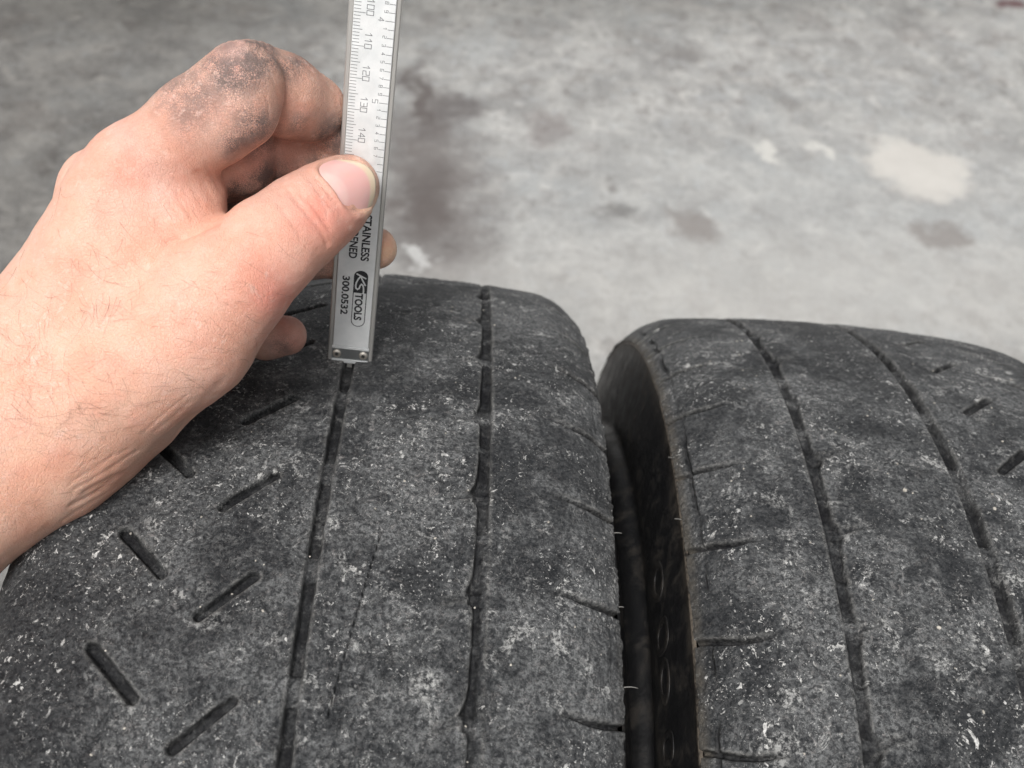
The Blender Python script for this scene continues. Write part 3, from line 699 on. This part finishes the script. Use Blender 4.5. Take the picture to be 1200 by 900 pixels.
def path_d(pts):
    d = np.full(len(HV), 1e9)
    for a, b in zip(pts[:-1], pts[1:]):
        a, b = np.array(a, float), np.array(b, float); ab = b-a; t = np.clip(((PX-a)@ab)/(ab@ab),0,1)
        d = np.minimum(d, np.hypot(*(PX-a-t[:,None]*ab).T))
    return d
def on_skin(px, py, z0=300.0, lift=0.0):
    """first skin point along the picture ray"""
    z = z0
    d = C(px,py,1.0); L = np.linalg.norm(d)
    for _ in range(120):
        f = hand_sdf(C(px,py,z)[None])[0]
        if f < 0.02: break
        z += f/L*0.9
        if z > 420: return None
    p = C(px,py,z); n = sdf_grad(p[None], hand_sdf)[0]; return p+n*lift, n
# frame of the thumb nail, lying on the skin
pa, na = on_skin(392,220); pb, nb = on_skin(426,205)
NT_ = (pb-pa)/np.linalg.norm(pb-pa); NO = na+nb; NO = NO-NT_*(NO@NT_); NO /= np.linalg.norm(NO); NS_ = np.cross(NT_, NO)
NLEN, NWID = 19.0, 19.6; NC = pa*0.36+pb*0.64
nz1 = vnoise(HV*0.16); nz2 = vnoise(HV*0.5+9); nz3 = vnoise(HV*1.3+4)
disp = 0.35*(nz1-0.5)+0.12*(nz2-0.5)
def crease(pts, wpx, depth, zmax=1e9, zmin=0):
    global disp
    d = path_d(pts); disp = disp-depth*np.exp(-(d/wpx)**2)*front*(HV[:,2] < zmax)*(HV[:,2] > zmin)
crease([(338,222),(352,240),(366,256),(376,270),(384,285)], 3.0, 0.55, 335)
crease([(352,226),(366,240),(378,255),(386,268)], 2.6, 0.40, 335)
crease([(326,240),(340,258),(352,275)], 2.6, 0.25, 335)
crease([(362,210),(374,226),(390,245)], 2.2, 0.2, 335)
crease([(196,284),(215,279),(236,270),(254,262)], 3.5, 0.7)
crease([(180,530),(214,500)], 4, 0.2)
crease([(100,578),(150,553),(190,525),(228,488)], 4, 0.4)
crease([(85,592),(140,565),(175,540)], 3, 0.35)
crease([(180,530),(225,485),(262,445)], 5, 0.3)
gw_ = np.random.default_rng(5)
for (x, y, ang, n, L, sp, dp, z0, z1) in ((296,58,70,9,34,6,0.22,0,335),(372,240,52,7,46,6,0.16,0,335),(140,180,-35,7,36,8,0.18,0,330),(225,225,60,8,60,8,0.20,0,335),(270,110,55,8,60,9,0.14,0,330),(335,95,70,6,50,9,0.16,0,345),(120,560,-32,6,120,7,0.16,0,340),(200,500,-40,5,90,8,0.14,0,340)):
    ca, sa = math.cos(math.radians(ang)), math.sin(math.radians(ang))
    for k in range(n):
        o = (k-(n-1)/2)*sp+gw_.normal(0,1.5); l = L*gw_.uniform(0.5,1.0)/2; m_ = gw_.normal(0,L*0.12); bend = gw_.normal(0,4)
        pts = [(x+ca*(m_+t*l)-sa*(o+bend*t*t), y+sa*(m_+t*l)+ca*(o+bend*t*t)) for t in (-1,-0.5,0,0.5,1)]
        crease(pts, 1.9, dp*gw_.uniform(0.6,1.3), z1, z0)
# veins under the skin of the wrist and the back of the hand
disp += 0.35*np.exp(-(path_d([(20,420),(70,380),(110,330),(150,290)])/9)**2)*front + 0.3*np.exp(-(path_d([(60,500),(110,450),(150,400),(165,350)])/9)**2)*front
# tendon / bone ridges on the back of the hand
disp += 0.7*np.exp(-(path_d([(60,330),(85,270),(120,200)])/16)**2)*front - 0.5*np.exp(-(path_d([(90,340),(110,290),(140,225)])/16)**2)*front
# nail bed on the thumb
rel = HV-NC; nu, nv, nw = rel@NT_/(NLEN/2), rel@NS_/(NWID/2), rel@NO
nr = np.maximum(abs(nu+0.04*(1-nv*nv)), abs(nv)*1.0); nr = (abs(nu)**3.2+abs(nv)**3.2)**(1/3.2)
onail = (nw > -7)*(nw < 4)
disp -= 1.1*sst(1.0,0.90,nr)*onail
disp += 0.40*np.exp(-((nr-1.08)/0.09)**2)*onail*(nu < 0.6)
HV2 = HV+HN*disp[:,None]
ME_H = mesh_np('hand', cam2world(HV2), HQ)
# skin colour, varied in reddish, pale and darker spots
base = np.array([0.67,0.412,0.315])
T = np.tile(base, (len(HV),1))
def tintmix(k, c):
    global T
    T = T*(1-k[:,None])+np.array(c)*k[:,None]
tintmix(0.5*spot(40,560,150), (0.73,0.45,0.33)); tintmix(0.55*spot(330,330,60), (0.70,0.34,0.27))
tintmix(0.75*spot(322,348,30), (0.68,0.25,0.20)); tintmix(0.75*spot(372,250,40), (0.70,0.29,0.235)); tintmix(0.6*spot(405,255,30), (0.70,0.30,0.24))
tintmix(0.55*spot(435,235,22), (0.74,0.56,0.36)); tintmix(0.7*spot(140,158,22), (0.76,0.50,0.44)); tintmix(0.75*spot(190,228,26)*(0.4+nz2), (0.80,0.56,0.49))
tintmix(0.4*spot(250,130,70), (0.66,0.40,0.34)); tintmix(0.6*spot(360,120,52), (0.56,0.30,0.22)); tintmix(0.6*spot(320,190,50), (0.60,0.32,0.26))
tintmix(0.7*spot(456,292,20), (0.70,0.50,0.34)); tintmix(0.5*spot(275,60,26), (0.70,0.42,0.38)); tintmix(0.6*spot(340,395,34), (0.62,0.34,0.29))
tintmix(0.35*spot(230,215,40), (0.64,0.35,0.27))
tintmix(0.30*spot(300,310,70,0,335), (0.66,0.33,0.25)); tintmix(0.6*spot(150,205,55), (0.69,0.34,0.27)); tintmix(0.35*spot(60,520,70), (0.64,0.37,0.27)); tintmix(0.30*spot(240,420,60), (0.68,0.38,0.31))
tintmix(0.35*np.clip(nz1*2-0.9,0,1), (0.66,0.34,0.27)); tintmix(0.30*np.clip(nz2*2-1.1,0,1), (0.74,0.50,0.42))
gr = np.zeros(len(HV))  # dirt, plus shade on the fingers behind thumb and beam painted into one mask
for x, y, r, a, z0, z1 in ((304,66,36,1.1,0,340),(345,76,30,0.85,0,345),(270,84,54,0.85,0,340),(225,108,60,0.70,0,340),(298,150,38,1.1,0,335),(272,168,26,0.8,0,325),
        (390,160,34,1.0,0,390),(350,150,24,0.7,0,340),(276,222,50,1.35,328,390),(308,212,34,1.15,328,390),(372,188,22,0.9,336,390),(265,245,44,1.0,345,390),
        (375,330,46,1.0,345,400),(330,408,26,0.55,345,400),(345,180,28,0.5,336,390),(180,170,50,0.18,0,330),(360,110,40,0.3,0,345),(330,230,20,0.12,0,330),(376,196,7,0.5,0,335),(398,222,6,0.35,0,335),(416,246,7,0.5,0,340),(446,222,8,0.4,0,345)):
    gr = np.maximum(gr, a*spot(x,y,r,z0,z1))
gr = np.clip(gr*(0.55+0.9*nz1), 0, 1)
cattr(ME_H, 'tint', T); fattr(ME_H, 'grime_shade', gr)
hand = link('hand', ME_H, M['skin'])
tag(hand, 'bare left hand and forearm, fingertips grimy, pinching the steel caliper', 'hand')

# nails
def nail(name, c, tipdir, out, length, width, arch, free, colset):
    """c centre (camera mm), tipdir along the nail, out = outward normal; a curved plate with thickness"""
    c = np.array(c, float); t = np.array(tipdir, float); t /= np.linalg.norm(t); o_ = np.array(out, float); o_ -= t*(o_@t); o_ /= np.linalg.norm(o_); s_ = np.cross(t, o_)
    NU, NV = 33, 25; V = []; K = []
    for i in range(NU):
        u = i/(NU-1); 
        for j in range(NV):
            v = j/(NV-1)*2-1
            uu = -0.5+u*(1.0-0.20*v*v)+(0.10*v*v)*(1-u)               # rounded free edge and cuticle
            wv = width*0.5*(0.90+0.12*math.sin(math.pi*min(u*0.9+0.1,1)))
            z = -arch*v*v-0.9*(u-0.45)**2*1.6-0.5*max(0,0.16-u)*8*0.4
            V.append(c+t*uu*length+s_*v*wv+o_*z)
            edge = max(0,(u-(0.80-0.10*v*v))/0.06); lun = max(0, 1-((u/0.30)**2+(v/0.75)**2))
            K.append((min(edge,1), min(lun*3,1)))
    n = NU*NV; V = np.array(V); V = np.concatenate([V, V-o_*0.55])
    q = [(i*NV+j, i*NV+j+1, (i+1)*NV+j+1, (i+1)*NV+j) for i in range(NU-1) for j in range(NV-1)]
    F = q+[tuple(n+a for a in f[::-1]) for f in q]
    rim = [i*NV for i in range(NU)]+[(NU-1)*NV+j for j in range(1,NV)]+[i*NV+NV-1 for i in range(NU-2,-1,-1)]+[j for j in range(NV-2,0,-1)]
    F += [(rim[k], rim[(k+1)%len(rim)], n+rim[(k+1)%len(rim)], n+rim[k]) for k in range(len(rim))]
    me = mesh_py(name, cam2world(V), F, True); K = np.array(K+K)
    b_, fr, lu = map(np.array, colset)
    colr = b_*(1-K[:,:1])+fr*K[:,:1]; colr = colr*(1-K[:,1:]*0.7)+lu*K[:,1:]*0.7
    cattr(me, 'tint', colr); bm = bmesh.new(); bm.from_mesh(me); bmesh.ops.recalc_face_normals(bm, faces=bm.faces); bm.to_mesh(me); bm.free()
    return link(name, me, M['nail'], hand)
nail('thumb_nail', NC+NO*0.05, NT_, NO, NLEN, NWID, 5.0, 1, ((0.66,0.37,0.34),(0.62,0.49,0.36),(0.69,0.45,0.41)))
nail('ring_nail', C(449,281,367), C(463,292,369)-C(444,276,367), (0.75,0.6,-0.35), 9.0, 8.0, 2.2, 1, ((0.70,0.46,0.38),(0.74,0.62,0.48),(0.72,0.50,0.44)))

# hairs lying on the forearm and the back of the hand
def hairs(n, seed):
    g = np.random.default_rng(seed); V, F = [], []; made = 0; starts = []
    while len(starts) < n:
        x, y = g.uniform(-60,330), g.uniform(215,600)
        dens = math.exp(-((x-60)/110)**2-((y-430)/130)**2)+0.35*math.exp(-((x-270)/50)**2-((y-360)/60)**2)
        if g.random() < dens:
            r = on_skin(x, y)
            if r is not None and r[1][2] < -0.25: starts.append((x,y,r[0],r[1]))
    P = np.array([s[2] for s in starts]); N = np.array([s[3] for s in starts]); px = np.array([[s[0],s[1]] for s in starts])
    ang = np.radians(-18+28*np.sin(px[:,0]/70+px[:,1]/90)+g.normal(0,26,len(P))+np.where(px[:,1] > 480, 12, -15))
    D = np.stack([np.cos(ang), np.sin(ang), np.zeros(len(P))],1); curl = g.normal(0,0.16,len(P)); Ls = np.clip(g.normal(8.5,3,len(P)),3,16)
    K = 8; pts = []
    for k in range(K):
        pts.append(P+N*(0.05+0.55*math.sin(math.pi*k/(K-1)*0.8))[...,None] if False else P+N*(0.04+0.5*math.sin(math.pi*k/(K-1)*0.85)))
        D = D-N*(D*N).sum(1,keepdims=True); D /= np.linalg.norm(D,axis=1,keepdims=True)
        P = P+D*(Ls/(K-1))[:,None]; P = P-hand_sdf(P)[:,None]*N; N = sdf_grad(P, hand_sdf)
        S = np.cross(N, D); D = D+S*curl[:,None]
    pts = np.array(pts)                                             # K,n,3
    W = [cam2world(p) for p in pts]
    for i in range(len(starts)):
        o = len(V); r0 = g.uniform(0.018,0.038)/1000
        for k in range(K):
            c = W[k][i]; d = W[min(k+1,K-1)][i]-W[max(k-1,0)][i]; d /= np.linalg.norm(d)+1e-12
            a = np.cross(d, CR[:,1]); a /= np.linalg.norm(a)+1e-12; b = np.cross(d, a); r = r0*(1-0.75*k/(K-1))
            for q in range(3): V.append(c+(a*math.cos(q*2.094)+b*math.sin(q*2.094))*r)
        for k in range(K-1):
            for q in range(3): F.append((o+k*3+q, o+k*3+(q+1)%3, o+k*3+3+(q+1)%3, o+k*3+3+q))
    # a few that stand off the outline
    ob = link('arm_hair', mesh_np('arm_hair', V, F), M['hair'], hand); ob['kind'] = 'stuff'
hairs(400, 3)
